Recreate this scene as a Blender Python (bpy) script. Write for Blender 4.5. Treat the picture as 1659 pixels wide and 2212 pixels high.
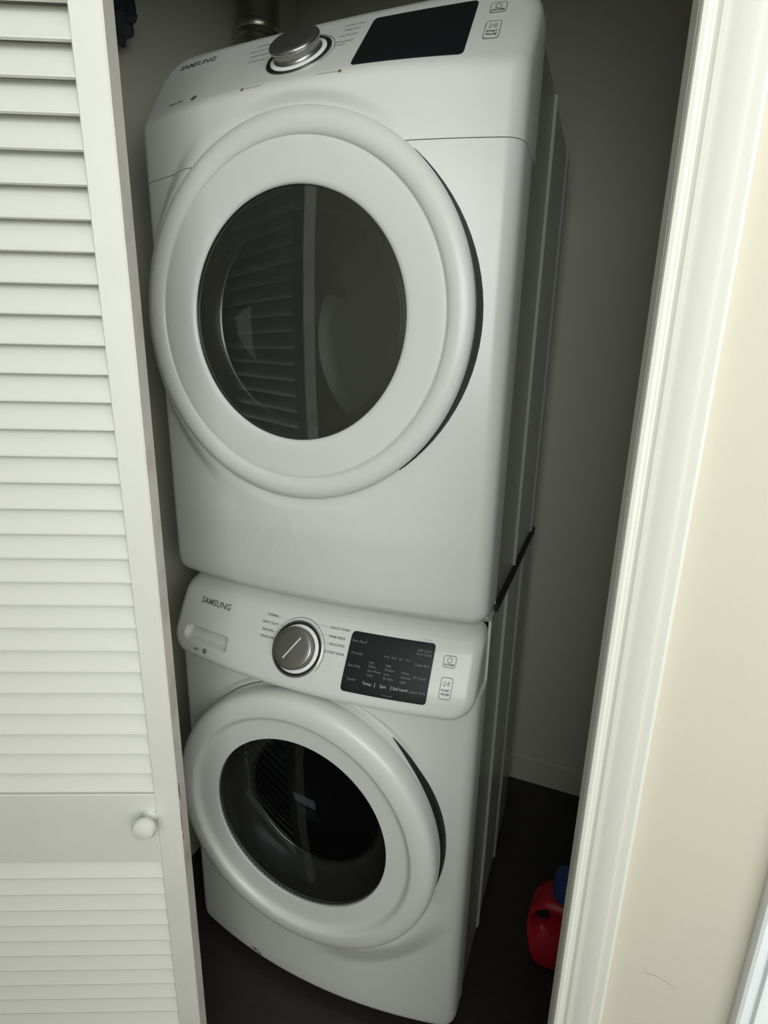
import bpy, math, random
from mathutils import Matrix, Vector

# ------------------------------------------------------------------ clean scene
for o in list(bpy.data.objects): bpy.data.objects.remove(o)
scene = bpy.context.scene
COL = scene.collection

# ------------------------------------------------------------------ camera (focal length in pixels of a 1659 x 2212 frame)
F_PX = 1167.42
cam_data = bpy.data.cameras.new('camera'); cam = bpy.data.objects.new('camera', cam_data); COL.objects.link(cam)
cam_data.sensor_fit = 'HORIZONTAL'; cam_data.sensor_width = 36.0; cam_data.lens = F_PX * 36.0 / 1659.0
cam_data.clip_start = .01
CAM_POS = Vector((.4919, -.8649, 1.4453))
yaw, pitch, roll = -.3799, -.2678, .0224
_d = Vector((math.sin(yaw) * math.cos(pitch), math.cos(yaw) * math.cos(pitch), math.sin(pitch)))
_r = Vector((math.cos(yaw), -math.sin(yaw), 0)); _u = _r.cross(_d)
_R = _r * math.cos(roll) + _u * math.sin(roll); _U = _u * math.cos(roll) - _r * math.sin(roll)
cam.matrix_world = Matrix(((_R.x, _U.x, -_d.x, CAM_POS.x), (_R.y, _U.y, -_d.y, CAM_POS.y), (_R.z, _U.z, -_d.z, CAM_POS.z), (0, 0, 0, 1)))
scene.camera = cam

# ------------------------------------------------------------------ world, daylight, exposure
world = bpy.data.worlds.new('world'); scene.world = world; world.use_nodes = True
bg = world.node_tree.nodes['Background']; bg.inputs[0].default_value = (.75, .85, 1.0, 1); bg.inputs[1].default_value = .25
def area(name, loc, rot, sx, sy, power, col):
    l = bpy.data.lights.new(name, 'AREA'); l.shape = 'RECTANGLE'; l.size = sx; l.size_y = sy; l.energy = power; l.color = col
    o = bpy.data.objects.new(name, l); COL.objects.link(o); o.location = loc; o.rotation_euler = rot; return o
WIN_X0, WIN_X1, WIN_Z0, WIN_Z1, REAR_Y = .30, 2.90, 1.30, 2.40, -1.9
area('window_daylight', ((WIN_X0 + WIN_X1) / 2, REAR_Y - .05, (WIN_Z0 + WIN_Z1) / 2), (math.radians(90), 0, 0),
     WIN_X1 - WIN_X0, WIN_Z1 - WIN_Z0, 42.5, (.97, 1.0, .96))
vs = scene.view_settings
vs.view_transform = 'Standard'; vs.look = 'None'; vs.gamma = 1.0; vs.use_curve_mapping = False
vs.exposure = 0.45

# ---- shape functions of the two machines (world metres; x right, y into the closet, z up)
HW = .343                       # half width of both machines
def sstep(a, b, x):
    t = min(1., max(0., (x - a) / (b - a))); return t * t * (3 - 2 * t)
def plin(pts, x):
    if x <= pts[0][0]: return pts[0][1]
    for (a, fa), (b, fb) in zip(pts, pts[1:]):
        if x <= b: return fa + (fb - fa) * (x - a) / (b - a)
    return pts[-1][1]
def psm(pts, x, w=.008):
    return sum(plin(pts, x + w * k) for k in (-1, -.5, 0, .5, 1)) / 5.
DZ, WZ = 1.512, .5190            # door centres
D_E = [(.99, .016), (1.01, .004), (1.04, 0.), (1.842, 0.), (1.985, .088)]
D_B = [(.99, .034), (1.15, .055), (1.842, .058), (1.985, .012)]
def y_dryer(x, z):
    y = psm(D_E, z) - psm(D_B, z) * (1 - (x / HW) ** 2)
    dz = z - DZ; r = math.hypot(x, dz)
    if r < .37:
        c = sstep(.15, .7, -x / max(r, 1e-6))
        h = 1 - sstep(.307, .346, r)
        y += (min(y, -.047) - y) * c * h
        k = (1 - sstep(.302, .322, r)) * (1 - c)
        y += (max(y, -.044) - y) * k
    return y
W_E = [(.02, -.008), (.06, -.010), (.9, -.006)]
def y_washer(x, z):
    y = plin(W_E, z) - .046 * (1 - (x / HW) ** 2)
    r = math.hypot(x, z - WZ)
    if r < .34:
        k = 1 - sstep(.306, .318, r)
        y += (max(y, -.030) - y) * k
    if r < .40:                 # swelling that runs into the door rim at the lower right
        a = math.degrees(math.atan2(z - WZ, x))
        wgt = sstep(-96, -62, a) * (1 - sstep(-52, -24, a)) * (1 - sstep(.300, .385, r))
        y += (min(y, -.078) - y) * wgt
    return y
C_E = [(.80, -.046), (.87, -.030), (.93, .002), (.955, .017), (.972, .038), (1.0, .100)]
C_B = [(.80, .046), (1.0, .030)]
def y_console(x, z):
    return psm(C_E, z, .012) - psm(C_B, z) * (1 - (x / HW) ** 2)
# ---- end of shape functions

# ------------------------------------------------------------------ helpers
PI = math.pi
def mesh_obj(name, verts, faces, mat, parent=None, smooth=True, root=None):
    """one mesh object; verts are world points, the parent chain holds only the root's translation"""
    off = Vector((0, 0, 0)); p = parent
    while p is not None:
        off += p.location; p = p.parent
    me = bpy.data.meshes.new(name)
    me.from_pydata([(v[0] - off.x, v[1] - off.y, v[2] - off.z) for v in verts], [], faces)
    if smooth:
        me.polygons.foreach_set('use_smooth', [True] * len(me.polygons))
    me.update()
    o = bpy.data.objects.new(name, me); COL.objects.link(o)
    if mat: me.materials.append(mat)
    if parent is not None: o.parent = parent
    return o
def root(name, loc, label, cat, group=None):
    o = bpy.data.objects.new(name, None); COL.objects.link(o); o.location = loc; o.empty_display_size = .05
    o['label'] = label; o['category'] = cat
    if group: o['group'] = group
    return o
def tag(o, label, cat): o['label'] = label; o['category'] = cat; return o
def struct(o, label=None):
    o['kind'] = 'structure'
    if label: o['label'] = label
    return o
def autosmooth(o, ang=35):
    o.data.set_sharp_from_angle(angle=math.radians(ang)); return o

class MB:
    def __init__(s): s.v = []; s.f = []
    def add(s, v, f):
        n = len(s.v); s.v += [tuple(p) for p in v]; s.f += [tuple(i + n for i in q) for q in f]; return s
    def box(s, x0, x1, y0, y1, z0, z1, b=0.):
        if b <= 0:
            v = [(x, y, z) for x in (x0, x1) for y in (y0, y1) for z in (z0, z1)]
            return s.add(v, [(0, 1, 3, 2), (4, 6, 7, 5), (0, 4, 5, 1), (2, 3, 7, 6), (0, 2, 6, 4), (1, 5, 7, 3)])
        # chamfered box: 24 vertices, faces + edge strips + corner triangles
        c = ((x0 + x1) / 2, (y0 + y1) / 2, (z0 + z1) / 2); h = ((x1 - x0) / 2, (y1 - y0) / 2, (z1 - z0) / 2)
        V = []; idx = {}
        for sx in (-1, 1):
            for sy in (-1, 1):
                for sz in (-1, 1):
                    sg = (sx, sy, sz)
                    for ax in range(3):
                        p = [c[k] + sg[k] * (h[k] - (0 if k == ax else b)) for k in range(3)]
                        idx[(sg, ax)] = len(V); V.append(p)
        Fs = []
        for ax in range(3):
            o1, o2 = [k for k in range(3) if k != ax]
            for sg in (-1, 1):
                q = []
                for a, bb in ((-1, -1), (1, -1), (1, 1), (-1, 1)):
                    t = [0, 0, 0]; t[ax] = sg; t[o1] = a; t[o2] = bb; q.append(idx[(tuple(t), ax)])
                Fs.append(tuple(q if (sg > 0) == (ax != 1) else q[::-1]))
        for ax in range(3):          # edges parallel to ax
            o1, o2 = [k for k in range(3) if k != ax]
            for a in (-1, 1):
                for bb in (-1, 1):
                    t0 = [0, 0, 0]; t1 = [0, 0, 0]; t0[ax] = -1; t1[ax] = 1; t0[o1] = t1[o1] = a; t0[o2] = t1[o2] = bb
                    t0, t1 = tuple(t0), tuple(t1)
                    Fs.append((idx[(t0, o1)], idx[(t1, o1)], idx[(t1, o2)], idx[(t0, o2)]))
        for sx in (-1, 1):
            for sy in (-1, 1):
                for sz in (-1, 1):
                    Fs.append(tuple(idx[((sx, sy, sz), k)] for k in range(3)))
        return s.add(V, Fs)
    def lathe(s, prof, fr, n=96, close0=False, close1=False):
        """prof: (radius, height); fr: (origin, ex, ey, axis)"""
        o, ex, ey, ax = fr; m = len(prof); v = []; f = []
        for k in range(n):
            a = 2 * PI * k / n; d = ex * math.cos(a) + ey * math.sin(a)
            for r, h in prof: v.append(o + d * r + ax * h)
        for k in range(n):
            k2 = (k + 1) % n
            for i in range(m - 1):
                f.append((k * m + i, k2 * m + i, k2 * m + i + 1, k * m + i + 1))
        if close0: f.append(tuple(k * m for k in range(n)))
        if close1: f.append(tuple(k * m + m - 1 for k in range(n - 1, -1, -1)))
        return s.add(v, f)
    def prism(s, poly, z0, z1):
        """poly of (x, y) extruded along z"""
        n = len(poly); v = [(x, y, z0) for x, y in poly] + [(x, y, z1) for x, y in poly]
        f = [(i, (i + 1) % n, n + (i + 1) % n, n + i) for i in range(n)] + [tuple(range(n - 1, -1, -1)), tuple(range(n, 2 * n))]
        return s.add(v, f)
    def tube(s, pts, rad, n=10):
        pts = [Vector(p) for p in pts]; up = Vector((0, 0, 1)); rings = []
        for i, p in enumerate(pts):
            d = (pts[min(i + 1, len(pts) - 1)] - pts[max(i - 1, 0)]).normalized()
            a = d.cross(up) if abs(d.dot(up)) < .95 else d.cross(Vector((1, 0, 0))); a.normalize(); b = d.cross(a)
            r = rad[i] if isinstance(rad, (list, tuple)) else rad
            rings.append([p + (a * math.cos(2 * PI * k / n) + b * math.sin(2 * PI * k / n)) * r for k in range(n)])
        v = [q for R in rings for q in R]; f = []
        for i in range(len(rings) - 1):
            for k in range(n):
                f.append((i * n + k, i * n + (k + 1) % n, (i + 1) * n + (k + 1) % n, (i + 1) * n + k))
        f.append(tuple(range(n - 1, -1, -1))); f.append(tuple((len(rings) - 1) * n + k for k in range(n)))
        return s.add(v, f)
    def build(s, name, mat, parent=None, smooth=True, ang=35):
        o = mesh_obj(name, s.v, s.f, mat, parent, smooth)
        if smooth and ang: autosmooth(o, ang)
        return o
YAX = (Vector((1, 0, 0)), Vector((0, 0, 1)), Vector((0, 1, 0)))
def yfr(x, z): return (Vector((x, 0, z)),) + YAX

# ------------------------------------------------------------------ materials
def mat(name, col, rough=.5, metal=0., spec=.5, bump=None, var=None, coat=0.):
    m = bpy.data.materials.new(name); m.use_nodes = True; nt = m.node_tree; b = nt.nodes['Principled BSDF']
    b.inputs['Base Color'].default_value = (*col, 1); b.inputs['Roughness'].default_value = rough
    b.inputs['Metallic'].default_value = metal; b.inputs['Specular IOR Level'].default_value = spec
    b.inputs['Coat Weight'].default_value = coat; b.inputs['Coat Roughness'].default_value = .12
    tc = nt.nodes.new('ShaderNodeTexCoord')
    if bump:
        sc, st, di = bump
        n = nt.nodes.new('ShaderNodeTexNoise'); n.inputs['Scale'].default_value = sc; n.inputs['Detail'].default_value = 3
        nt.links.new(tc.outputs['Object'], n.inputs['Vector'])
        bp = nt.nodes.new('ShaderNodeBump'); bp.inputs['Strength'].default_value = st; bp.inputs['Distance'].default_value = di
        nt.links.new(n.outputs['Fac'], bp.inputs['Height']); nt.links.new(bp.outputs['Normal'], b.inputs['Normal'])
    if var:
        sc, col2, lo, hi = var
        n = nt.nodes.new('ShaderNodeTexNoise'); n.inputs['Scale'].default_value = sc; n.inputs['Detail'].default_value = 4
        nt.links.new(tc.outputs['Object'], n.inputs['Vector'])
        r = nt.nodes.new('ShaderNodeMapRange'); r.inputs[1].default_value = lo; r.inputs[2].default_value = hi
        nt.links.new(n.outputs['Fac'], r.inputs[0])
        mx = nt.nodes.new('ShaderNodeMix'); mx.data_type = 'RGBA'
        mx.inputs[6].default_value = (*col, 1); mx.inputs[7].default_value = (*col2, 1)
        nt.links.new(r.outputs[0], mx.inputs[0]); nt.links.new(mx.outputs[2], b.inputs['Base Color'])
    return m
def glass_mat(name, tint, refl, f0, rough=.02):
    """thin tinted pane: see-through tint plus Schlick reflection"""
    m = bpy.data.materials.new(name); m.use_nodes = True; nt = m.node_tree; nt.nodes.clear()
    out = nt.nodes.new('ShaderNodeOutputMaterial'); mix = nt.nodes.new('ShaderNodeMixShader')
    tr = nt.nodes.new('ShaderNodeBsdfTransparent'); tr.inputs[0].default_value = (*tint, 1)
    gl = nt.nodes.new('ShaderNodeBsdfGlossy'); gl.inputs['Color'].default_value = (*refl, 1); gl.inputs['Roughness'].default_value = rough
    lw = nt.nodes.new('ShaderNodeLayerWeight'); lw.inputs['Blend'].default_value = .5
    pw = nt.nodes.new('ShaderNodeMath'); pw.operation = 'POWER'; pw.inputs[1].default_value = 5.
    ma = nt.nodes.new('ShaderNodeMath'); ma.operation = 'MULTIPLY_ADD'; ma.inputs[1].default_value = 1 - f0; ma.inputs[2].default_value = f0
    nt.links.new(lw.outputs['Facing'], pw.inputs[0]); nt.links.new(pw.outputs[0], ma.inputs[0]); nt.links.new(ma.outputs[0], mix.inputs[0])
    nt.links.new(tr.outputs[0], mix.inputs[1]); nt.links.new(gl.outputs[0], mix.inputs[2])
    nt.links.new(mix.outputs[0], out.inputs[0]); return m

M = {}
M['enamel'] = mat('white_enamel', (.645, .665, .635), .28, bump=(9, .02, .01))
M['plastic'] = mat('white_plastic', (.66, .675, .648), .30)
M['bezel'] = mat('dark_bezel', (.045, .05, .05), .22)
M['bezel_warm'] = mat('warm_grey_bezel', (.16, .15, .135), .25)
M['black_gap'] = mat('black_rubber_gap_shade', (.006, .006, .007), .6)  # plain black on feet and fittings; painted shade in the door gaps
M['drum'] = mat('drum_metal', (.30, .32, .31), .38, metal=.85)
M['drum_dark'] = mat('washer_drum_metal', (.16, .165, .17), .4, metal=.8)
M['smoke'] = glass_mat('smoked_glass', (.36, .385, .375), (.9, .95, .95), .16, .03)
M['smoke_dark'] = glass_mat('dark_smoked_glass', (.32, .34, .35), (.9, .95, .95), .035, .03)
M['clear'] = glass_mat('bowl_glass', (.75, .78, .77), (.9, .95, .95), .03, .02)
M['display'] = mat('display_black', (.009, .010, .012), .42, spec=.25)
M['chrome'] = mat('brushed_chrome', (.50, .50, .48), .24, metal=1.)
M['knob_face'] = mat('knob_satin_metal', (.30, .30, .29), .34, metal=.9)
M['streak'] = mat('pale_residue', (.80, .815, .79), .6)
M['white_line'] = mat('pointer_white', (.85, .85, .85), .4)
M['ink'] = mat('grey_ink', (.10, .105, .11), .6)
M['ink_light'] = mat('pale_grey_ink', (.32, .33, .33), .6)
M['ink_white'] = mat('white_ink', (.55, .57, .58), .6)
M['ink_dim'] = mat('dim_white_ink', (.22, .23, .24), .6)
M['ink_rust'] = mat('brown_ink', (.16, .10, .08), .6)
M['door_paint'] = mat('louver_door_paint', (.79, .80, .75), .5, bump=(60, .08, .002), var=(5, (.755, .76, .705), .45, .7))
M['door_edge'] = mat('door_edge_paint', (.79, .755, .71), .6, bump=(70, .12, .002), var=(14, (.60, .55, .50), .5, .75))
M['bare_wood'] = mat('bare_wood', (.20, .10, .075), .8)
M['trim'] = mat('trim_paint', (.70, .70, .645), .6, spec=.35)
M['trim_cool'] = mat('adjacent_trim_daylit', (.86, .90, .93), .45)  # cool daylight on the neighbouring trim is put into this colour
M['wall'] = mat('beige_wall_paint', (.595, .555, .462), .75, bump=(220, .10, .001), var=(2.5, (.58, .555, .47), .4, .7))
M['closet'] = mat('closet_wall_paint', (.62, .62, .54), .8, bump=(220, .10, .001))
M['ceiling'] = mat('ceiling_paint', (.80, .80, .78), .8, bump=(150, .1, .001))
M['room'] = mat('room_wall_paint', (.72, .69, .60), .8, bump=(220, .1, .001))
def floor_mat():
    m = mat('dark_wood_floor', (.030, .024, .021), .42)
    nt = m.node_tree; b = nt.nodes['Principled BSDF']; tc = nt.nodes['Texture Coordinate']
    mp = nt.nodes.new('ShaderNodeMapping'); mp.inputs['Scale'].default_value = (3, 40, 3); nt.links.new(tc.outputs['Object'], mp.inputs['Vector'])
    n = nt.nodes.new('ShaderNodeTexNoise'); n.inputs['Scale'].default_value = 3; n.inputs['Detail'].default_value = 6; nt.links.new(mp.outputs[0], n.inputs['Vector'])
    mx = nt.nodes.new('ShaderNodeMix'); mx.data_type = 'RGBA'; mx.inputs[6].default_value = (.012, .010, .010, 1); mx.inputs[7].default_value = (.034, .027, .024, 1)
    nt.links.new(n.outputs['Fac'], mx.inputs[0]); nt.links.new(mx.outputs[2], b.inputs['Base Color']); return m
M['floor'] = floor_mat()
M['duct'] = mat('galvanized_metal', (.42, .42, .38), .30, metal=1., bump=(25, .35, .004))
M['cloth'] = mat('dark_teal_cloth', (.010, .020, .030), .85, bump=(90, .4, .003))
M['cloth2'] = mat('slate_cloth', (.030, .034, .048), .85, bump=(90, .4, .003))
M['red'] = mat('red_jug_plastic', (.42, .010, .028), .35)
M['blue'] = mat('blue_cap_plastic', (.02, .06, .22), .35)
M['dark_metal'] = mat('dark_metal', (.05, .05, .05), .4, metal=.6)
M['frame'] = mat('window_frame_white', (.8, .8, .8), .4)
M['wall_mark'] = mat('wall_scratch_grey', (.42, .40, .35), .8)
M['scuff'] = mat('grey_scuff', (.13, .12, .11), .8)

# ------------------------------------------------------------------ the setting
WALL_Y = -.315                     # room face of the closet wall
JX = .5208                         # inner face of the right jamb
LX = -.455                          # inner face of the left jamb
OPEN_Z = 2.06
CL0, CL1, CBACK, CEIL = -.505, .70, .86, 2.60
WALL_B = -.215                     # closet face of that wall
floor = struct(MB().box(-2.6, 3.2, REAR_Y - .12, CBACK + .12, -.05, 0).build('floor', M['floor'], None, False), 'dark wood plank floor')
struct(MB().box(-2.6, 3.2, REAR_Y - .12, CBACK + .12, CEIL, CEIL + .05).build('ceiling', M['ceiling'], None, False))
DX0, DX1 = .757, 1.57              # neighbouring doorway
wf = struct(MB().box(JX + .018, DX0, WALL_Y, WALL_B, 0, CEIL).build('wall_front', M['wall'], None, False), 'beige painted wall beside the closet opening')
_p = [(.613, .7700), (.622, .7705), (.630, .7690), (.638, .7665), (.646, .7630)]
sc = mesh_obj('wall_scratch', [(x, WALL_Y - .0003, z + q) for x, z in _p for q in (-.0004, .0004)], [(2 * i, 2 * i + 2, 2 * i + 3, 2 * i + 1) for i in range(4)], M['wall_mark'], wf, False)
sc['label'] = 'thin grey scratch in the wall paint'
struct(MB().box(LX - .018, JX + .018, WALL_Y, WALL_B, OPEN_Z + .018, CEIL).build('wall_front_header', M['wall'], None, False))
struct(MB().box(-2.5, LX - .018, WALL_Y, WALL_B, 0, CEIL).build('wall_front_left', M['wall'], None, False))
struct(MB().box(DX0, DX1, WALL_Y, WALL_B, 2.06, CEIL).build('wall_front_doorway_header', M['wall'], None, False))
struct(MB().box(DX1, 3.1, WALL_Y, WALL_B, 0, CEIL).build('wall_front_right', M['wall'], None, False))
struct(MB().box(CL0 - .1, CL0, WALL_B, CBACK, 0, CEIL).build('wall_closet_left', M['closet'], None, False))
struct(MB().box(CL1, CL1 + .1, WALL_B, CBACK, 0, CEIL).build('wall_closet_right', M['closet'], None, False))
struct(MB().box(CL0 - .1, CL1 + .1, CBACK, CBACK + .1, 0, CEIL).build('wall_closet_back', M['closet'], None, False), 'dim olive closet back wall')
struct(MB().prism([(CL0, CBACK), (CL0, CBACK - .011), (CL1, CBACK - .011), (CL1, CBACK)], 0, .085).build('baseboard_back', M['closet'], None, False), 'baseboard along the closet back wall')
struct(MB().box(-2.6, -2.5, REAR_Y, WALL_B, 0, CEIL).build('wall_left', M['room'], None, False))
struct(MB().box(3.1, 3.2, REAR_Y, WALL_B, 0, CEIL).build('wall_right', M['room'], None, False))
w = MB()
w.box(-2.5, WIN_X0, REAR_Y - .1, REAR_Y, 0, CEIL); w.box(WIN_X1, 3.1, REAR_Y - .1, REAR_Y, 0, CEIL)
w.box(WIN_X0, WIN_X1, REAR_Y - .1, REAR_Y, WIN_Z1, CEIL); w.box(WIN_X0, WIN_X1, REAR_Y - .1, REAR_Y, 0, WIN_Z0)
struct(w.build('wall_rear', M['room'], None, False))
w = MB(); xm = (WIN_X0 + WIN_X1) / 2
for x in (WIN_X0, xm - .02, WIN_X1 - .04): w.box(x, x + .04, REAR_Y - .04, REAR_Y, WIN_Z0, WIN_Z1)
for z in (WIN_Z0, WIN_Z1 - .04): w.box(WIN_X0, WIN_X1, REAR_Y - .04, REAR_Y, z, z + .04)
struct(w.build('window_1', M['frame'], None, False))

# casing profile (distance across the face from the opening, projection from the wall)
def casing(name, x_in, sgn, y, z0, z1, m, thick=1.0):
    prof = [(0, 0), (0, .0125), (.0015, .0150), (.0050, .0155), (.0078, .0140), (.0098, .0085), (.0115, .0088), (.0150, .0122),
            (.0178, .0128), (.0186, .0088), (.0200, .0100), (.0300, .0128), (.0370, .0150), (.0395, .0152), (.0408, .0110), (.0422, .0118),
            (.0500, .0128), (.0530, .0115), (.0540, .008), (.0540, 0)]
    poly = [(x_in + sgn * a, y - b * thick) for a, b in prof]
    if sgn < 0: poly = poly[::-1]
    return MB().prism(poly, z0, z1).build(name, m, None, True, 25)
struct(casing('trim_1', JX + .001, 1, WALL_Y, 0, OPEN_Z, M['trim']), 'cream moulded casing right of the closet opening')
struct(casing('trim_2', LX - .001, -1, WALL_Y, 0, OPEN_Z, M['trim']))
struct(casing('trim_3', DX0 - .003, -1, WALL_Y, 0, 2.06, M['trim_cool'], 1.2), 'bright white casing of the neighbouring doorway')
struct(MB().box(LX - .06, JX + .06, WALL_Y - .015, WALL_Y, OPEN_Z, OPEN_Z + .055, .004).build('trim_4', M['trim'], None, False))
struct(MB().box(JX, JX + .018, WALL_Y, WALL_B, 0, OPEN_Z).build('trim_5', M['trim'], None, False), 'jamb of the closet opening')
struct(MB().box(LX - .018, LX, WALL_Y, WALL_B, 0, OPEN_Z).build('trim_6', M['trim'], None, False))
struct(MB().box(LX - .018, JX + .018, WALL_Y, WALL_B, OPEN_Z, OPEN_Z + .018).build('trim_7', M['trim'], None, False))
struct(MB().box(DX0, DX0 + .02, WALL_Y, WALL_B, 0, 2.06).build('trim_8', M['trim_cool'], None, False))
d2 = struct(MB().box(DX0 + .024, DX1 - .004, WALL_Y + .03, WALL_Y + .065, .01, 2.04, .003).build('door_2', M['trim_cool'], None, False))
# bifold track under the head jamb
tr = MB().box(LX, JX, -.285, -.255, OPEN_Z - .022, OPEN_Z).build('door_track', M['dark_metal'], None, False)
struct(tr)
tr.name = 'trim_9'

# ------------------------------------------------------------------ louvered bifold door
ANG = math.radians(23.7)
DE = Vector((math.cos(ANG), math.sin(ANG), 0)); DN = Vector((math.sin(ANG), -math.cos(ANG), 0))
FC = Vector((-.0915, -.300, 0))                                # front corner of the leading stile
PW, PT, STILE, Z_B, Z_T = .43, .033, .0395, .015, 2.035
PITCH_U, PITCH_L, Z_U0, Z_L0 = .03748, .0360, 1.798, .603
def build_panel(name, origin, e, n, lead, label):
    """origin: front corner at the lead edge; e: along the panel towards that edge; n: out of its face"""
    base = origin - e * (PW / 2) - n * (PT / 2)
    rt = root(name, base, label, 'closet door', None)
    def P(s, d, z): return origin + e * s - n * d + Vector((0, 0, z))      # s <= 0 from lead edge, d depth behind face
    def bar(nm, s0, s1, d0, d1, z0, z1, m, b=.0015):
        mb = MB().box(s0, s1, d0, d1, z0, z1, b)
        return mesh_obj(nm, [P(*v) for v in mb.v], mb.f, m, rt, False)
    st = bar('stile', -STILE, -.0006, 0, PT, Z_B, Z_T, M['door_paint'])
    eg = bar('edge_face', -.0006, .0004, .0008, PT - .0008, Z_B + .002, Z_T - .002, M['door_edge'], 0)
    bar('stile', -PW, -PW + STILE, 0, PT, Z_B, Z_T, M['door_paint'])
    bar('rail', -PW + STILE, -STILE, .001, PT - .001, 1.965, Z_T, M['door_paint'])
    bar('rail', -PW + STILE, -STILE, .001, PT - .001, Z_L0, Z_U0 - 28 * PITCH_U - .003, M['door_paint'])
    bar('rail', -PW + STILE, -STILE, .001, PT - .001, Z_B, .135, M['door_paint'])
    # slats: lower edge near the face, upper edge set back
    s0, s1 = -PW + STILE, -STILE
    hz = .0430
    sec = [(.0020, .0000), (.0060, -.0012), (.0310, hz - .0012), (.0305, hz + .001), (.0262, hz), (.0030, .0036), (.0018, .0020)]
    proto = {}
    def slat(z, key='slat'):
        if key not in proto:
            v = [P(s, d, h) - P(0, 0, 0) for s in (s0, s1) for d, h in sec]; k = len(sec)
            f = [(i, (i + 1) % k, k + (i + 1) % k, k + i) for i in range(k)] + [tuple(range(k - 1, -1, -1)), tuple(range(k, 2 * k))]
            me = bpy.data.meshes.new('slat'); me.from_pydata([tuple(q) for q in v], [], f); me.materials.append(M['door_paint']); proto[key] = me
        o = bpy.data.objects.new('slat', proto[key]); COL.objects.link(o); o.parent = rt
        o.location = P(0, 0, z) - base
    rnd = random.Random(4)
    for k in range(-4, 29): slat(Z_U0 - k * PITCH_U + rnd.uniform(-.0006, .0006))
    for k in range(1, 13):
        z = Z_L0 - k * PITCH_L
        if z > .14: slat(z + rnd.uniform(-.0006, .0006))
    if lead:
        # round pull knob on the middle rail
        c = P(-.0497, .001, .7025) ; fr = (c, e, Vector((0, 0, 1)), n)
        MB().lathe([(.0125, 0), (.0125, .003), (.0095, .006), (.0085, .011), (.0105, .015), (.0165, .019), (.0195, .024), (.0195, .029), (.0165, .0335), (.009, .0362), (.0001, .0370)], fr, 32).build('pull_knob', M['door_paint'], rt)
        # worn chips on the leading edge
        for (z, h, wd, dd) in ((.752, .030, .0045, .003), (.735, .014, .003, .006), (.690, .050, .0022, .002), (.655, .018, .002, .004)):
            r2 = random.Random(int(z * 1000)); k = 9
            ring = [(dd + wd * .5 + wd * .5 * math.cos(2 * PI * i / k) * r2.uniform(.6, 1), z + h * .5 * math.sin(2 * PI * i / k) * r2.uniform(.7, 1)) for i in range(k)]
            v = [P(.0007, a, b) for a, b in ring] + [P(.0003, a, b) for a, b in ring]
            mesh_obj('paint_chip', v, [tuple(range(k))] + [(i, (i + 1) % k, k + (i + 1) % k, k + i) for i in range(k)], M['bare_wood'], rt, False)['label'] = 'brown worn chip in the paint'
    return rt
build_panel('louvered_bifold_door', FC, DE, DN, True, 'cream louvered bifold closet door panel with a round knob')

# ------------------------------------------------------------------ machine builders
def rr_sdf(x, z, w, z0, z1, rb, rt_):
    """distance inside a rectangle with rounded bottom (rb) and top (rt_) corners"""
    zc = (z0 + z1) / 2; r = rb if z < zc else rt_
    qx = abs(x) - w + r; qz = abs(z - zc) - (z1 - z0) / 2 + r
    return -(math.hypot(max(qx, 0), max(qz, 0)) + min(max(qx, qz), 0) - r)
def corner_w(z, w, z0, z1, rb, rt_):
    if z < z0 + rb: return w - rb + math.sqrt(max(0, rb * rb - (z0 + rb - z) ** 2))
    if z > z1 - rt_: return w - rt_ + math.sqrt(max(0, rt_ * rt_ - (z - z1 + rt_) ** 2))
    return w
def edge_samples(a, b, n, p=.55):
    out = []
    for k in range(n + 1):
        t = k / n; c = .5 - .5 * math.cos(PI * t); out.append(a + (b - a) * (p * c + (1 - p) * t))
    return out
def panel(name, fn, w, z0, z1, rb, rt_, R, nx, nz, mat_, parent, hole=None, back=.09, round_bottom=True, round_top=True, extra_z=()):
    """curved front panel: height field y = fn(x, z) with rolled edges and a skirt going back to y = back"""
    zs = sorted(set(edge_samples(z0, z1, nz)) | set(extra_z)); ss = edge_samples(-1, 1, nx)
    def ypt(x, z):
        za = z0 if round_bottom else z0 - 1; zb = z1 if round_top else z1 + 1
        d = rr_sdf(x, z, w, za, zb, rb, rt_); y = fn(x, z)
        if d < R: y += R - math.sqrt(max(0, R * R - (R - max(d, 0)) ** 2))
        return y
    v = []; f = []; n1 = len(ss)
    for z in zs:
        cw = corner_w(z, w, z0 if round_bottom else z0 - 1, z1 if round_top else z1 + 1, rb, rt_)
        cw = max(cw, .02)
        for s in ss: x = s * cw; v.append((x, ypt(x, z), z))
    for i in range(len(zs) - 1):
        for j in range(n1 - 1):
            q = (i * n1 + j, i * n1 + j + 1, (i + 1) * n1 + j + 1, (i + 1) * n1 + j)
            if hole:
                cx = sum(v[k][0] for k in q) / 4; cz = sum(v[k][2] for k in q) / 4
                if math.hypot(cx - hole[0], cz - hole[1]) < hole[2]: continue
            f.append(q)
    loop = [j for j in range(n1)] + [i * n1 + n1 - 1 for i in range(1, len(zs))] + [(len(zs) - 1) * n1 + j for j in range(n1 - 2, -1, -1)] + [i * n1 for i in range(len(zs) - 2, 0, -1)]
    if hole:     # the panel may be cut by the round opening along an edge
        used = set(k for q in f for k in q)
    nb = len(v)
    for k in loop: v.append((v[k][0], max(back, v[k][1] + .002), v[k][2]))
    m = len(loop)
    for i in range(m):
        a, b = loop[i], loop[(i + 1) % m]
        if hole and (a not in used or b not in used): continue
        f.append((b, a, nb + i, nb + (i + 1) % m))
    o = mesh_obj(name, v, f, mat_, parent); autosmooth(o, 50); return o, ypt
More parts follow.
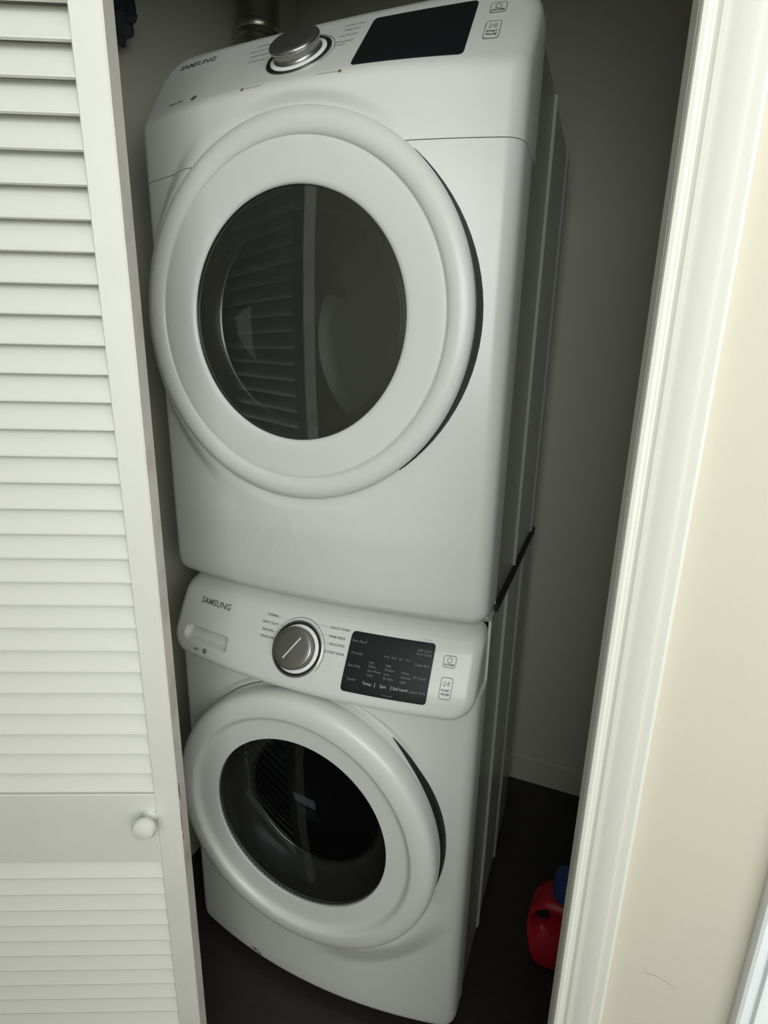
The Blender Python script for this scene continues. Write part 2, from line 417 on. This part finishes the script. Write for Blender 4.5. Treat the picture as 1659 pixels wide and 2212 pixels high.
def cabinet(name, x, y0, y1, z0, z1, mat_, parent, beads=(.32, .61)):
    """wrapper with pressed vertical beads on both sides"""
    side = [(x - .003, y0), (x + .0015, y0 + .004), (x + .0015, y0 + .012), (x - .0015, y0 + .018)]
    for b in beads:
        side += [(x - .0015, b - .012), (x + .003, b - .005), (x + .0035, b), (x + .003, b + .005), (x - .0015, b + .012)]
    side += [(x - .0015, y1 - .01), (x - .006, y1)]
    poly = side + [(-a, b) for a, b in side[::-1]]
    mb = MB().prism(poly, z0, z1); n = len(poly)
    mb.f.remove((n - 1, 0, n, 2 * n - 1))            # the wrapper is open at the front
    return mb.build(name, mat_, parent, True, 30)
def surf_frame(fn, x, z):
    e = .002
    px = Vector((2 * e, fn(x + e, z) - fn(x - e, z), 0)).normalized(); pz = Vector((0, fn(x, z + e) - fn(x, z - e), 2 * e)).normalized()
    n = px.cross(pz).normalized()                # points towards the room (-y)
    if n.y > 0: n = -n
    return Vector((x, fn(x, z), z)), px, (n.cross(px) * -1).normalized() if (n.cross(px)).z < 0 else n.cross(px).normalized(), n
def on_surf(fn, x, z, h):
    p, a, b, n = surf_frame(fn, x, z); return p + n * h
def dzs(fn, x, z):
    """z change per metre walked up the surface"""
    e = .004; return 2 * e / math.hypot(2 * e, fn(x, z + e) - fn(x, z - e))
def text(name, body, fn, x, z, size, mat_, parent, align='CENTER', h=.0006, sx=1.0, bold=0.):
    cu = bpy.data.curves.new('t', 'FONT'); cu.body = body; cu.size = size; cu.align_x = align; cu.align_y = 'CENTER'; cu.resolution_u = 2
    cu.offset = bold
    ob = bpy.data.objects.new('t', cu); COL.objects.link(ob); bpy.context.view_layer.update()
    me = bpy.data.meshes.new_from_object(ob); bpy.data.objects.remove(ob)
    k = dzs(fn, x, z)
    vs_ = [on_surf(fn, x + p.co.x * sx, z + p.co.y * k, h) for p in me.vertices]
    fs = [tuple(p.vertices) for p in me.polygons]
    bpy.data.meshes.remove(me)
    return mesh_obj(name, vs_, fs, mat_, parent, False)
def patch(name, fn, x0, x1, z0, z1, r, h, mat_, parent, nx=24, nz=16, skirt=.002):
    """rounded rectangle plate that follows the panel, h proud of it"""
    v = []; f = []
    zc = [z0 + (z1 - z0) * (.5 - .5 * math.cos(PI * i / nz)) for i in range(nz + 1)]
    xc, hw = (x0 + x1) / 2, (x1 - x0) / 2
    for z in zc:
        w = corner_w(z, hw, z0, z1, r, r)
        for j in range(nx + 1): v.append(on_surf(fn, xc + w * (2 * j / nx - 1), z, h))
    n1 = nx + 1
    for i in range(nz):
        for j in range(nx): f.append((i * n1 + j, i * n1 + j + 1, (i + 1) * n1 + j + 1, (i + 1) * n1 + j))
    loop = list(range(n1)) + [i * n1 + nx for i in range(1, nz + 1)] + [nz * n1 + j for j in range(nx - 1, -1, -1)] + [i * n1 for i in range(nz - 1, 0, -1)]
    nb = len(v)
    for k in loop: v.append(Vector(v[k]) + Vector((0, skirt + h, 0)))
    m = len(loop)
    for i in range(m): f.append((loop[(i + 1) % m], loop[i], nb + i, nb + (i + 1) % m))
    return autosmooth(mesh_obj(name, v, f, mat_, parent), 40)
def outline(name, fn, x0, x1, z0, z1, r, wd, h, mat_, parent):
    """thin rounded-rectangle line printed or grooved on a panel"""
    pts = []
    for (cx, cz, a0) in ((x1 - r, z1 - r, 0), (x0 + r, z1 - r, 90), (x0 + r, z0 + r, 180), (x1 - r, z0 + r, 270)):
        for k in range(7): a = math.radians(a0 + 15 * k); pts.append((cx, cz, math.cos(a), math.sin(a)))
    v = []
    for cx, cz, c, s_ in pts:
        v.append(on_surf(fn, cx + c * r, cz + s_ * r, h)); v.append(on_surf(fn, cx + c * (r - wd), cz + s_ * (r - wd), h))
    n = len(pts); f = [(2 * i, 2 * ((i + 1) % n), 2 * ((i + 1) % n) + 1, 2 * i + 1) for i in range(n)]
    return mesh_obj(name, v, f, mat_, parent, False)
def line(name, fn, pts, wd, h, mat_, parent):
    """flat printed polyline on a panel (x, z points)"""
    v = []; f = []
    for i, (x, z) in enumerate(pts):
        a = pts[max(i - 1, 0)]; b = pts[min(i + 1, len(pts) - 1)]
        dx, dz = b[0] - a[0], b[1] - a[1]; l = math.hypot(dx, dz) or 1
        v.append(on_surf(fn, x - dz / l * wd / 2, z + dx / l * wd / 2, h)); v.append(on_surf(fn, x + dz / l * wd / 2, z - dx / l * wd / 2, h))
    for i in range(len(pts) - 1): f.append((2 * i, 2 * i + 1, 2 * i + 3, 2 * i + 2))
    return mesh_obj(name, v, f, mat_, parent, False)
def selector(fn, x, z, parent, pointer_deg):
    """cycle selector: white collar, black ring, metal skirt, overhanging metal cap with pointer"""
    p, ex, ey, n = surf_frame(fn, x, z); fr = (p, ex, ey, n)
    kb = MB().lathe([(.0545, -.004), (.0545, .0012), (.0535, .0018), (.0515, .0018), (.0510, .001)], fr, 64).build('selector_collar', M['chrome'], parent)
    MB().lathe([(.0510, -.002), (.0508, .0014), (.0470, .0014), (.0468, -.002)], fr, 64).build('selector_ring', M['black_gap'], parent)
    MB().lathe([(.0468, -.002), (.0466, .0022), (.0450, .0030), (.0400, .0034), (.0395, .002)], fr, 64).build('selector_bezel', M['white_line'], parent)
    cap = MB().lathe([(.0395, -.002), (.0393, .0036), (.0375, .0052), (.0365, .0080), (.0372, .0110), (.0395, .0138), (.0408, .0160), (.0408, .0195), (.0396, .0212), (.0380, .0220), (.030, .0226), (.0001, .0228)], fr, 64).build('selector_knob', M['knob_face'], parent)
    MB().lathe([(.0407, .0158), (.0412, .0168), (.0412, .0187), (.0407, .0197)], fr, 64).build('knob_trim', M['chrome'], cap)
    if pointer_deg is None: return p
    a = math.radians(pointer_deg); d = ex * math.cos(a) + ey * math.sin(a); t = n.cross(d)
    L, wd = .026, .0011; h0, h1 = .0215, .0233
    v = [p + d * s + t * q + n * h for s in (-L, L) for q in (-wd, wd) for h in (h0, h1)]
    mesh_obj('pointer_line', v, [(0, 1, 3, 2), (4, 6, 7, 5), (0, 4, 5, 1), (2, 3, 7, 6), (0, 2, 6, 4), (1, 5, 7, 3)], M['white_line'], cap, False)
    # printed arc outside the collar
    k = dzs(fn, x, z)
    return p
def arc_line(fn, x, z, r, a0, a1, mat_, parent):
    k = dzs(fn, x, z)
    line('printed_arc', fn, [(x + r * math.cos(math.radians(a)), z + r * math.sin(math.radians(a)) * k) for a in [a0 + (a1 - a0) * i / 30 for i in range(31)]], .0009, .0005, mat_, parent)

# ------------------------------------------------------------------ washer
WR = root('washing_machine', (0, .33, 0), 'white front-load washing machine under the dryer, on the dark floor', 'washer')
slot = (-.2355, .8775, .062, .0145)                           # centre x, z, half sizes of the drawer pull
def y_console_slot(x, z):
    y = y_console(x, z)
    qx = abs(x - slot[0]) - slot[2] + .011; qz = abs(z - slot[1]) - slot[3] + .011
    d = math.hypot(max(qx, 0), max(qz, 0)) + min(max(qx, qz), 0) - .011
    return y + .024 * (1 - sstep(-.005, .0005, d)) * (.55 + .45 * sstep(-.0145, .012, z - slot[1]))
cabinet('cabinet', .340, .062, .69, .022, .985, M['enamel'], WR, (.25, .475))
MB().box(-.332, .332, .075, .68, .984, .990).build('top_panel', M['enamel'], WR, False)
panel('front_panel', y_washer, HW, .02, .862, .03, .02, .022, 120, 150, M['enamel'], WR, (0, WZ, .25), .06, True, False)
panel('control_panel', y_console_slot, 0.338, .827, .992, .045, .045, .020, 260, 120, M['plastic'], WR, None, .075)
for x in (-.28, .28):
    for y in (.12, .62):
        MB().lathe([(.022, 0), (.022, .008), (.010, .012), (.010, .024)], (Vector((x, y, 0)), Vector((1, 0, 0)), Vector((0, 1, 0)), Vector((0, 0, 1))), 20, True).build('foot', M['black_gap'], WR)
wfr = (Vector((0, -.017, WZ)),) + YAX
wd = MB().lathe([(.2985, -.032), (.3002, -.038), (.3010, -.050), (.3000, -.062), (.2970, -.0695), (.2915, -.0750), (.2830, -.0785), (.2700, -.0805), (.2590, -.0808), (.2545, -.0800), (.2515, -.0765), (.2475, -.0705),
                 (.2440, -.0690), (.2380, -.0682), (.2250, -.0676), (.2100, -.0672), (.2030, -.0668), (.2000, -.0665), (.1990, -.0600), (.1990, -.050)], wfr, 160).build('door', M['plastic'], WR, True, 60)
def arc_wall(name, prof, fr, a0, a1, m, par, n=48):
    o, ex, ey, ax = fr; v = []; f = []; k = len(prof(0))
    for i in range(n + 1):
        a = math.radians(a0 + (a1 - a0) * i / n); d = ex * math.cos(a) + ey * math.sin(a)
        for r, h in prof(i / n): v.append(o + d * r + ax * h)
    for i in range(n):
        for j in range(k - 1): f.append((i * k + j, (i + 1) * k + j, (i + 1) * k + j + 1, i * k + j + 1))
    return mesh_obj(name, v, f, m, par)
def gap_prof(t):                    # shade of the finger gap painted black, thinning out towards both ends
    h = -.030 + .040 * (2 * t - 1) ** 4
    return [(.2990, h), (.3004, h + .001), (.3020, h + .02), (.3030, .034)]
arc_wall('door_gap_shade', gap_prof, wfr, -45, 62, M['black_gap'], wd)
arc_wall('door_gap_shade', lambda t: [(.2996, .034 - .052 * math.sin(PI * t) ** .6), (.3010, .035)], wfr, 72, 178, M['black_gap'], wd)  # black strip standing in for the shade of the upper-left crevice
arc_wall('door_skirt', lambda t: [(.2980, -.032), (.2990, -.028), (.2990, .024)], wfr, 0, 360, M['plastic'], wd, 120)
MB().lathe([(.1992, -.0625), (.1985, -.052), (.1900, -.030), (.1760, -.004), (.1660, .004), (.1600, .005)], wfr, 128).build('window_bezel', M['bezel_warm'], wd)
MB().lathe([(.1600, .0045), (.1570, .0035), (.1545, .0045), (.1535, .006)], wfr, 96).build('bezel_trim', M['chrome'], wd)
MB().lathe([(.1988, -.0600), (.16, -.0640), (.11, -.0675), (.05, -.0695), (.0005, -.070)], wfr, 96).build('door_window', M['smoke_dark'], wd)
MB().lathe([(.1580, .005), (.150, .035), (.135, .075), (.105, .105), (.06, .120), (.0005, .125)], wfr, 96).build('glass_bowl', M['clear'], wd)
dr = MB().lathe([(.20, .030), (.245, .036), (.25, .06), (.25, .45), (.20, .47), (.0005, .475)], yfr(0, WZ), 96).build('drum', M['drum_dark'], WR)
for k in range(3):
    a = math.radians(100 + 120 * k); c = Vector((math.cos(a), 0, math.sin(a))); t = Vector((-math.sin(a), 0, math.cos(a)))
    v = []
    for y in (.08, .43):
        for s_, q in ((-.03, .250), (-.012, .205), (.012, .205), (.03, .250)): v.append(Vector((0, y, WZ)) + c * q + t * s_)
    mesh_obj('drum_paddle', v, [(0, 1, 5, 4), (1, 2, 6, 5), (2, 3, 7, 6), (0, 3, 2, 1), (4, 5, 6, 7)], M['drum_dark'], dr, False)
# control panel furniture
fnw = y_console
text('brand_lettering', 'SAMSUNG', fnw, -.2315, .9415, .0185, M['ink'], WR, sx=1.0, bold=.00025)
text('printed_lettering', 'VRT', fnw, -.256, .8500, .0085, M['ink'], WR, bold=.0002)
p_, a_, b_, n_ = surf_frame(fnw, -.231, .8530)
MB().lathe([(.0001, .0007), (.0052, .0007), (.0052, .0001)], (p_, a_, b_, n_), 20).build('printed_emblem', M['ink'], WR)
MB().lathe([(.0001, .0010), (.0017, .0010), (.0017, .0006)], (p_ + a_ * .0012 + b_ * .0010, a_, b_, n_), 16).build('printed_emblem', M['ink_white'], WR)
SELX, SELZ = -.0100, .9060
selector(fnw, SELX, SELZ, WR, 58)
arc_line(fnw, SELX, SELZ, .0585, -35, 178, M['ink'], WR)
for t_, z_, xr in (('NORMAL', .9490, -.0680), ('HEAVY DUTY', .9362, -.0625), ('BEDDING', .9240, -.0695), ('RINSE+SPIN', .9125, -.0640)):
    text('cycle_name', t_, fnw, xr, z_, .0066, M['ink'], WR, 'RIGHT', bold=.0001)
for t_, z_, xl in (('QUICK WASH', .9502, .0475), ('PERM PRESS', .9367, .0495), ('DELICATES', .9250, .0530), ('ACTIVE WEAR', .9120, .0465)):
    text('cycle_name', t_, fnw, xl, z_, .0066, M['ink'], WR, 'LEFT', bold=.0001)
for a, b in (((-.066, .9490), (-.026, .9490)), ((-.060, .9362), (-.047, .9362)), ((-.067, .9240), (-.058, .9240)), ((.0455, .9502), (.012, .9502)), ((.047, .9367), (.032, .9367)), ((.051, .9250), (.045, .9250))):
    line('printed_rule', fnw, [a, ((a[0] + b[0]) / 2, a[1]), b], .0005, .0004, M['ink_light'], WR)
ds = patch('display', fnw, .0950, .2555, .8565, .9515, .006, .0010, M['display'], WR)
def dt(t_, x, z, s=.0062, m='ink_dim', al='CENTER'): text('display_lettering', t_, fnw, x, z, s, M[m], ds, al, .0014)
for t_, z_ in (('Extra Rinse', .9377), ('Pre Soak', .9189), ('Spin Only', .8991), ('Sound', .8782)): dt(t_, .1132, z_)
for t_, z_ in (('Self Clean', .9392), ('Pure Cycle', .9335), ('Delay End', .9167), ('MY Cycle', .8968), ('Smart Care', .8747)): dt(t_, .2375, z_)
for t_, x_ in (('Temp.', .1444), ('Spin', .1746), ('Soil Level', .2064)): dt(t_, x_, .8755, .0072, 'ink_white')
for t_, x_, z_ in (('Hot', .140, .9087), ('Warm', .140, .9025), ('Eco Warm', .140, .8957), ('Cold', .140, .8890),
                   ('High', .1715, .9083), ('Medium', .1715, .9016), ('Low', .1715, .8950), ('No Spin', .1715, .8884),
                   ('Heavy', .2035, .9012), ('Normal', .2035, .8942), ('Light', .2035, .8872)): dt(t_, x_, z_, .0058, 'ink_dim', 'LEFT')
for t_, x_ in (('Wash', .1709), ('Rinse', .1851), ('Spin', .1978), ('Dry', .2112)): dt(t_, x_, .9214, .0046)
dt('* 3 seconds', .1830, .8620, .0045)
for x_ in (.1590, .1895): line('display_rule', fnw, [(x_, .8715), (x_, .8790)], .0008, .0014, M['ink_white'], ds)
line('display_rule', fnw, [(.1270, .8650), (.1270, .9430)], .0004, .0014, M['ink_dim'], ds)
text('printed_lettering', 'Child Lock', fnw, .2390, .9552, .0042, M['ink_light'], WR)
def push_button(fn, x0, x1, z0, z1, par, kind):
    b = patch('push_button', fn, x0, x1, z0, z1, .004, .0012, M['plastic'], par, 10, 10)
    outline('button_groove', fn, x0 - .0006, x1 + .0006, z0 - .0006, z1 + .0006, .0044, .0009, .0015, M['ink'], b)
    xc = (x0 + x1) / 2
    if kind == 'power':
        zc = z0 + (z1 - z0) * .64
        line('power_symbol', fn, [(xc + .0042 * math.sin(math.radians(a)), zc + .0042 * math.cos(math.radians(a))) for a in range(35, 330, 14)], .0009, .0017, M['ink'], b)
        line('power_symbol', fn, [(xc, zc + .001), (xc, zc + .0055)], .0009, .0017, M['ink'], b)
        text('button_lettering', 'POWER', fn, xc, z0 + (z1 - z0) * .22, .0052, M['ink'], b, h=.0017, bold=.0002)
    else:
        zc = z0 + (z1 - z0) * .72
        line('start_symbol', fn, [(xc - .0045, zc - .004), (xc + .0012, zc), (xc - .0045, zc + .004), (xc - .0045, zc - .004)], .0009, .0017, M['ink'], b)
        for q in (.0028, .0050): line('start_symbol', fn, [(xc + q, zc - .0038), (xc + q, zc + .0038)], .0009, .0017, M['ink'], b)
        text('button_lettering', 'START', fn, xc, z0 + (z1 - z0) * .40, .0052, M['ink'], b, h=.0017, bold=.0002)
        text('button_lettering', 'PAUSE', fn, xc, z0 + (z1 - z0) * .22, .0052, M['ink'], b, h=.0017, bold=.0002)
push_button(fnw, .2742, .2958, .9195, .9370, WR, 'power')
push_button(fnw, .2762, .2962, .8710, .9036, WR, 'start')
MB().lathe([(.0001, -.0004), (.011, -.0004), (.011, .001)], yfr(-.215, .031), 9)
def scuff(name, fn, x, z, wx, wz, seed, m, par):
    r = random.Random(seed); k = 12
    ring = [(x + wx * math.cos(2 * PI * i / k) * r.uniform(.5, 1), z + wz * math.sin(2 * PI * i / k) * r.uniform(.5, 1)) for i in range(k)]
    return mesh_obj(name, [on_surf(fn, a, b, .0005) for a, b in ring], [tuple(range(k))], M[m], par, False)
scuff('scuff_mark', y_washer, -.150, .048, .012, .005, 3, 'scuff', WR)['label'] = 'grey scuff on the lower front'
scuff('scuff_mark', y_washer, -.137, .044, .006, .004, 5, 'scuff', WR)['label'] = 'small grey scuff on the lower front'

# ------------------------------------------------------------------ dryer
SEAM = 1.7516
DRZ = .996
DR = root('clothes_dryer', (0, .33, DRZ), 'white front-load clothes dryer stacked on top of the washer', 'dryer')
cabinet('cabinet', .340, .088, .69, DRZ + .014, 1.925, M['enamel'], DR, (.325, .610))
MB().box(-.325, .325, .115, .675, 1.920, 1.968, .02).build('top_panel', M['enamel'], DR, False)
MB().box(-.330, .330, .12, .68, DRZ, DRZ + .016).build('base_plate', M['black_gap'], DR, False)
def y_dr_low(x, z): return y_dryer(x, z)
panel('front_panel', y_dryer, HW, DRZ - .001, SEAM - .0006, .032, .01, .024, 120, 150, M['enamel'], DR, (0, DZ, .25), .085, True, False)
panel('control_panel', y_dryer, HW, SEAM + .0006, 1.986, .01, .062, .024, 120, 90, M['plastic'], DR, (0, DZ, .25), .115, False, True)
# white shim / clip at the lower right corner and stacking bracket strip
MB().box(.3395, .3455, .10, .66, DRZ - .006, DRZ + .012).build('stacking_bracket', M['black_gap'], DR, False)
dd = MB().lathe([(.2990, -.0395), (.3005, -.0430), (.3008, -.0500), (.2995, -.0560), (.2950, -.0605), (.2870, -.0640), (.2770, -.0650), (.2690, -.0635), (.2640, -.0605), (.2618, -.0580), (.2612, -.0562), (.2604, -.0562),
                 (.2596, -.0584), (.2560, -.0590), (.2400, -.0590), (.2200, -.0588), (.2060, -.0585), (.2000, -.0570), (.1975, -.0545), (.1968, -.0500), (.1968, -.042)], yfr(0, DZ), 160).build('door', M['plastic'], DR, True, 60)
MB().lathe([(.2985, -.0400), (.3020, -.0385), (.3050, -.010), (.3050, .004)], yfr(0, DZ), 96).build('door_gap_shade', M['black_gap'], dd)  # black wall paints in the shade of the recess behind the rim
MB().lathe([(.1970, -.0520), (.1960, -.0440), (.1890, -.032), (.1820, -.020), (.1760, -.015), (.1720, -.014)], yfr(0, DZ), 128).build('window_bezel', M['bezel'], dd)
MB().lathe([(.1765, -.0155), (.1745, -.0175), (.1720, -.0155), (.1710, -.012)], yfr(0, DZ), 96).build('bezel_trim', M['chrome'], dd)
MB().lathe([(.1966, -.0490), (.15, -.0510), (.10, -.0525), (.05, -.0533), (.0005, -.0535)], yfr(0, DZ), 96).build('door_window', M['smoke'], dd)
MB().lathe([(.1720, -.013), (.165, .005), (.150, .020), (.11, .032), (.05, .037), (.0005, .038)], yfr(0, DZ), 96).build('glass_bowl', M['clear'], dd)
ddr = MB().lathe([(.21, .045), (.285, .05), (.285, .55), (.25, .57), (.0005, .575)], yfr(0, DZ), 96).build('drum', M['drum'], DR)
for k in range(3):
    a = math.radians(30 + 120 * k); c = Vector((math.cos(a), 0, math.sin(a))); t = Vector((-math.sin(a), 0, math.cos(a)))
    v = []
    for y in (.09, .53):
        for s_, q in ((-.03, .285), (-.010, .225), (.010, .225), (.03, .285)): v.append(Vector((0, y, DZ)) + c * q + t * s_)
    mesh_obj('drum_paddle', v, [(0, 1, 5, 4), (1, 2, 6, 5), (2, 3, 7, 6), (0, 3, 2, 1), (4, 5, 6, 7)], M['drum'], ddr, False)
fnd = y_dryer
text('brand_lettering', 'SAMSUNG', fnd, -.2475, 1.9485, .0185, M['ink'], DR, bold=.00025)
text('printed_lettering', 'Sensor Dry', fnd, -.2450, 1.8630, .0075, M['ink'], DR, bold=.0002)
p_, a_, b_, n_ = surf_frame(fnd, -.1975, 1.8600)
MB().lathe([(.0001, .0007), (.0060, .0007), (.0060, .0001)], (p_, a_, b_, n_), 16).build('printed_emblem', M['ink'], DR)
SDX, SDZ = -.0090, 1.8985
selector(fnd, SDX, SDZ, DR, None)
arc_line(fnd, SDX, SDZ, .0585, -35, 178, M['ink'], DR)
for t_, z_, xr in (('NORMAL', 1.9470, -.0880), ('HEAVY DUTY', 1.9350, -.0830), ('PERM PRESS', 1.9230, -.0800), ('DELICATES', 1.9100, -.0785)):
    text('cycle_name', t_, fnd, xr, z_, .0066, M['ink_light'], DR, 'RIGHT', bold=.0001)
for t_, z_, xl in (('QUICK DRY', 1.9480, .0475), ('TIME DRY', 1.9370, .0495), ('AIR FLUFF', 1.9240, .0485), ('WRINKLE', 1.9105, .0480), ('AWAY', 1.9035, .0480)):
    text('cycle_name', t_, fnd, xl, z_, .0066, M['ink_light'], DR, 'LEFT', bold=.0001)
ds2 = patch('display', fnd, .0955, .2540, 1.8535, 1.9515, .006, .0010, M['display'], DR)
for x_, z_, d_ in ((-.0834, 1.8455, 1), (.0838, 1.8455, -1)):
    p_, a_, b_, n_ = surf_frame(fnd, x_, z_)
    MB().lathe([(.0001, .0007), (.0026, .0007), (.0026, .0001)], (p_, a_, b_, n_), 14).build('printed_dot', M['ink_rust'], DR)
    line('printed_rule', fnd, [(x_ + d_ * .004, z_), (x_ + d_ * .02, z_), (x_ + d_ * .036, z_)], .0007, .0005, M['ink_light'], DR)
push_button(fnd, .2742, .2958, 1.9230, 1.9400, DR, 'power')
push_button(fnd, .2742, .2945, 1.8775, 1.9070, DR, 'start')

# faint wipe streaks below the door
r9 = random.Random(11); sv = []; sf = []
for k in range(26):
    x0 = r9.uniform(-.135, -.005); z0 = r9.uniform(1.115, 1.175); L = r9.uniform(.02, .05); a = math.radians(r9.uniform(-128, -100) if x0 < -.03 else r9.uniform(-97, -83))
    x1, z1 = x0 + L * math.cos(a), z0 + L * math.sin(a); n = len(sv); q = .00035
    for (x, z, w_) in ((x0, z0, .0001), ((x0 + x1) / 2, (z0 + z1) / 2, q), (x1, z1, .0001)):
        sv += [on_surf(fnd, x - w_, z, .0003), on_surf(fnd, x + w_, z, .0003)]
    sf += [(n, n + 1, n + 3, n + 2), (n + 2, n + 3, n + 5, n + 4)]
ws = mesh_obj('wipe_streaks', sv, sf, M['streak'], DR, False); ws['label'] = 'faint pale wipe streaks below the door'; ws['kind'] = 'stuff'

# ------------------------------------------------------------------ things in the closet
# vent duct
DU = root('vent_duct', (-.416, .50, 2.0), 'shiny galvanized vent duct rising behind the dryer', 'duct')
zf = (Vector((-.416, .50, 0)), Vector((1, 0, 0)), Vector((0, 1, 0)), Vector((0, 0, 1)))
MB().lathe([(.053, 1.975), (.053, 2.205)], zf, 48).build('lower_pipe', M['duct'], DU)
MB().lathe([(.053, 2.205), (.0575, 2.207), (.0580, 2.214), (.0545, 2.220), (.0580, 2.226), (.0580, 2.233), (.054, 2.237)], zf, 48).build('joint_band', M['duct'], DU)
MB().lathe([(.054, 2.236), (.054, CEIL)], zf, 48).build('upper_pipe', M['duct'], DU)
# dark cloth bundle on a wall hook
HB = root('hanging_bundle', (-.455, .10, 2.02), 'crumpled dark teal cloth bundle hanging high beside the louvered door', 'cloth')
def blob(name, c, rx, ry, rz, seed, m, par, amp=.25):
    r = random.Random(seed); ph = [r.uniform(0, 6.28) for _ in range(8)]; nu, nv = 28, 16; v = []; f = []
    for i in range(nv + 1):
        th = PI * i / nv
        for j in range(nu):
            a = 2 * PI * j / nu
            k = 1 + amp * (math.sin(3 * a + ph[0] + 2 * th) * .5 + math.sin(5 * a + ph[1]) * .3 * math.sin(th) + math.sin(4 * th + ph[2] + a) * .4)
            v.append((c[0] + rx * k * math.sin(th) * math.cos(a), c[1] + ry * k * math.sin(th) * math.sin(a), c[2] + rz * k * math.cos(th)))
    for i in range(nv):
        for j in range(nu): f.append((i * nu + j, i * nu + (j + 1) % nu, (i + 1) * nu + (j + 1) % nu, (i + 1) * nu + j))
    return mesh_obj(name, v, f, M[m], par)
blob('upper_fold', (-.457, .10, 2.112), .026, .022, .048, 1, 'cloth', HB)
blob('lower_fold', (-.459, .10, 2.064), .022, .020, .022, 7, 'cloth2', HB)
MB().tube([(-.450, .10, 2.074), (-.436, .098, 2.066), (-.424, .096, 2.064), (-.415, .094, 2.069)], [.010, .007, .0045, .002], 10).build('loose_end', M['cloth2'], HB)
MB().tube([(-.460, .10, 2.058), (-.462, .10, 2.044), (-.464, .10, 2.030)], [.010, .008, .006], 10).build('strap_end', M['cloth2'], HB)
MB().tube([(CL0, .10, 2.20), (-.48, .10, 2.20), (-.462, .10, 2.195), (-.457, .10, 2.17), (-.457, .10, 2.14)], .004, 10).build('hanger_hook', M['dark_metal'], HB)
# detergent jug
JUG = root('detergent_jug', (.545, .255, 0), 'red plastic jug with a handle hole and blue cap on the closet floor', 'jug')
def jug_outline(n):
    pts = [(.4640, .085), (.4615, .115), (.4650, .150), (.4770, .178), (.4930, .196), (.5080, .202), (.5300, .204), (.5700, .204), (.6000, .190), (.6180, .160), (.6230, .10), (.6230, .03), (.6150, .004), (.5500, .0), (.5050, .0), (.4850, .012), (.4720, .045)]
    out = []; m = len(pts)
    for i in range(m):        # Catmull-Rom
        p0, p1, p2, p3 = (Vector((*pts[(i + k) % m], 0)) for k in (-1, 0, 1, 2))
        for k in range(n):
            t = k / n
            q = .5 * ((2 * p1) + (p2 - p0) * t + (2 * p0 - 5 * p1 + 4 * p2 - p3) * t * t + (3 * p1 - p0 - 3 * p2 + p3) * t ** 3)
            out.append((q.x, max(q.y, 0)))
    return out
ol = jug_outline(4); N = len(ol); hc = (.4960, .134)
hole = []
for (x, z) in ol:
    a = math.atan2(z - hc[1], x - hc[0]); hole.append((hc[0] + .0165 * math.cos(a), hc[1] + .0270 * math.sin(a)))
hole2 = [(hc[0] + (x - hc[0]) * 1.35, hc[1] + (z - hc[1]) * 1.35) for x, z in hole]
mid = []
for (x, z), (a, b) in zip(ol, hole2): mid.append((a + (x - a) * .82, b + (z - b) * .82))
rings = [(hole, .255), (hole, .247), (hole2, .238), (mid, .213), (ol, .236), (ol, .255), (ol, .274), (mid, .297), (hole2, .272), (hole, .263)]
v = []; f = []
for pts_, y in rings: v += [(x, y, z) for x, z in pts_]
R_ = len(rings)
for i in range(R_):
    for k in range(N):
        a, b = i * N, ((i + 1) % R_) * N; f.append((a + k, a + (k + 1) % N, b + (k + 1) % N, b + k))
mesh_obj('jug_body', v, f, M['red'], JUG)
cf = (Vector((.545, .255, 0)), Vector((1, 0, 0)), Vector((0, 1, 0)), Vector((0, 0, 1)))
MB().lathe([(.030, .198), (.032, .207), (.0300, .212)], cf, 32).build('jug_neck', M['red'], JUG)
prof = [(.0335, .212), (.0345, .216), (.0335, .262), (.0310, .268), (.0001, .270)]
MB().lathe(prof, cf, 32).build('jug_cap', M['blue'], JUG)
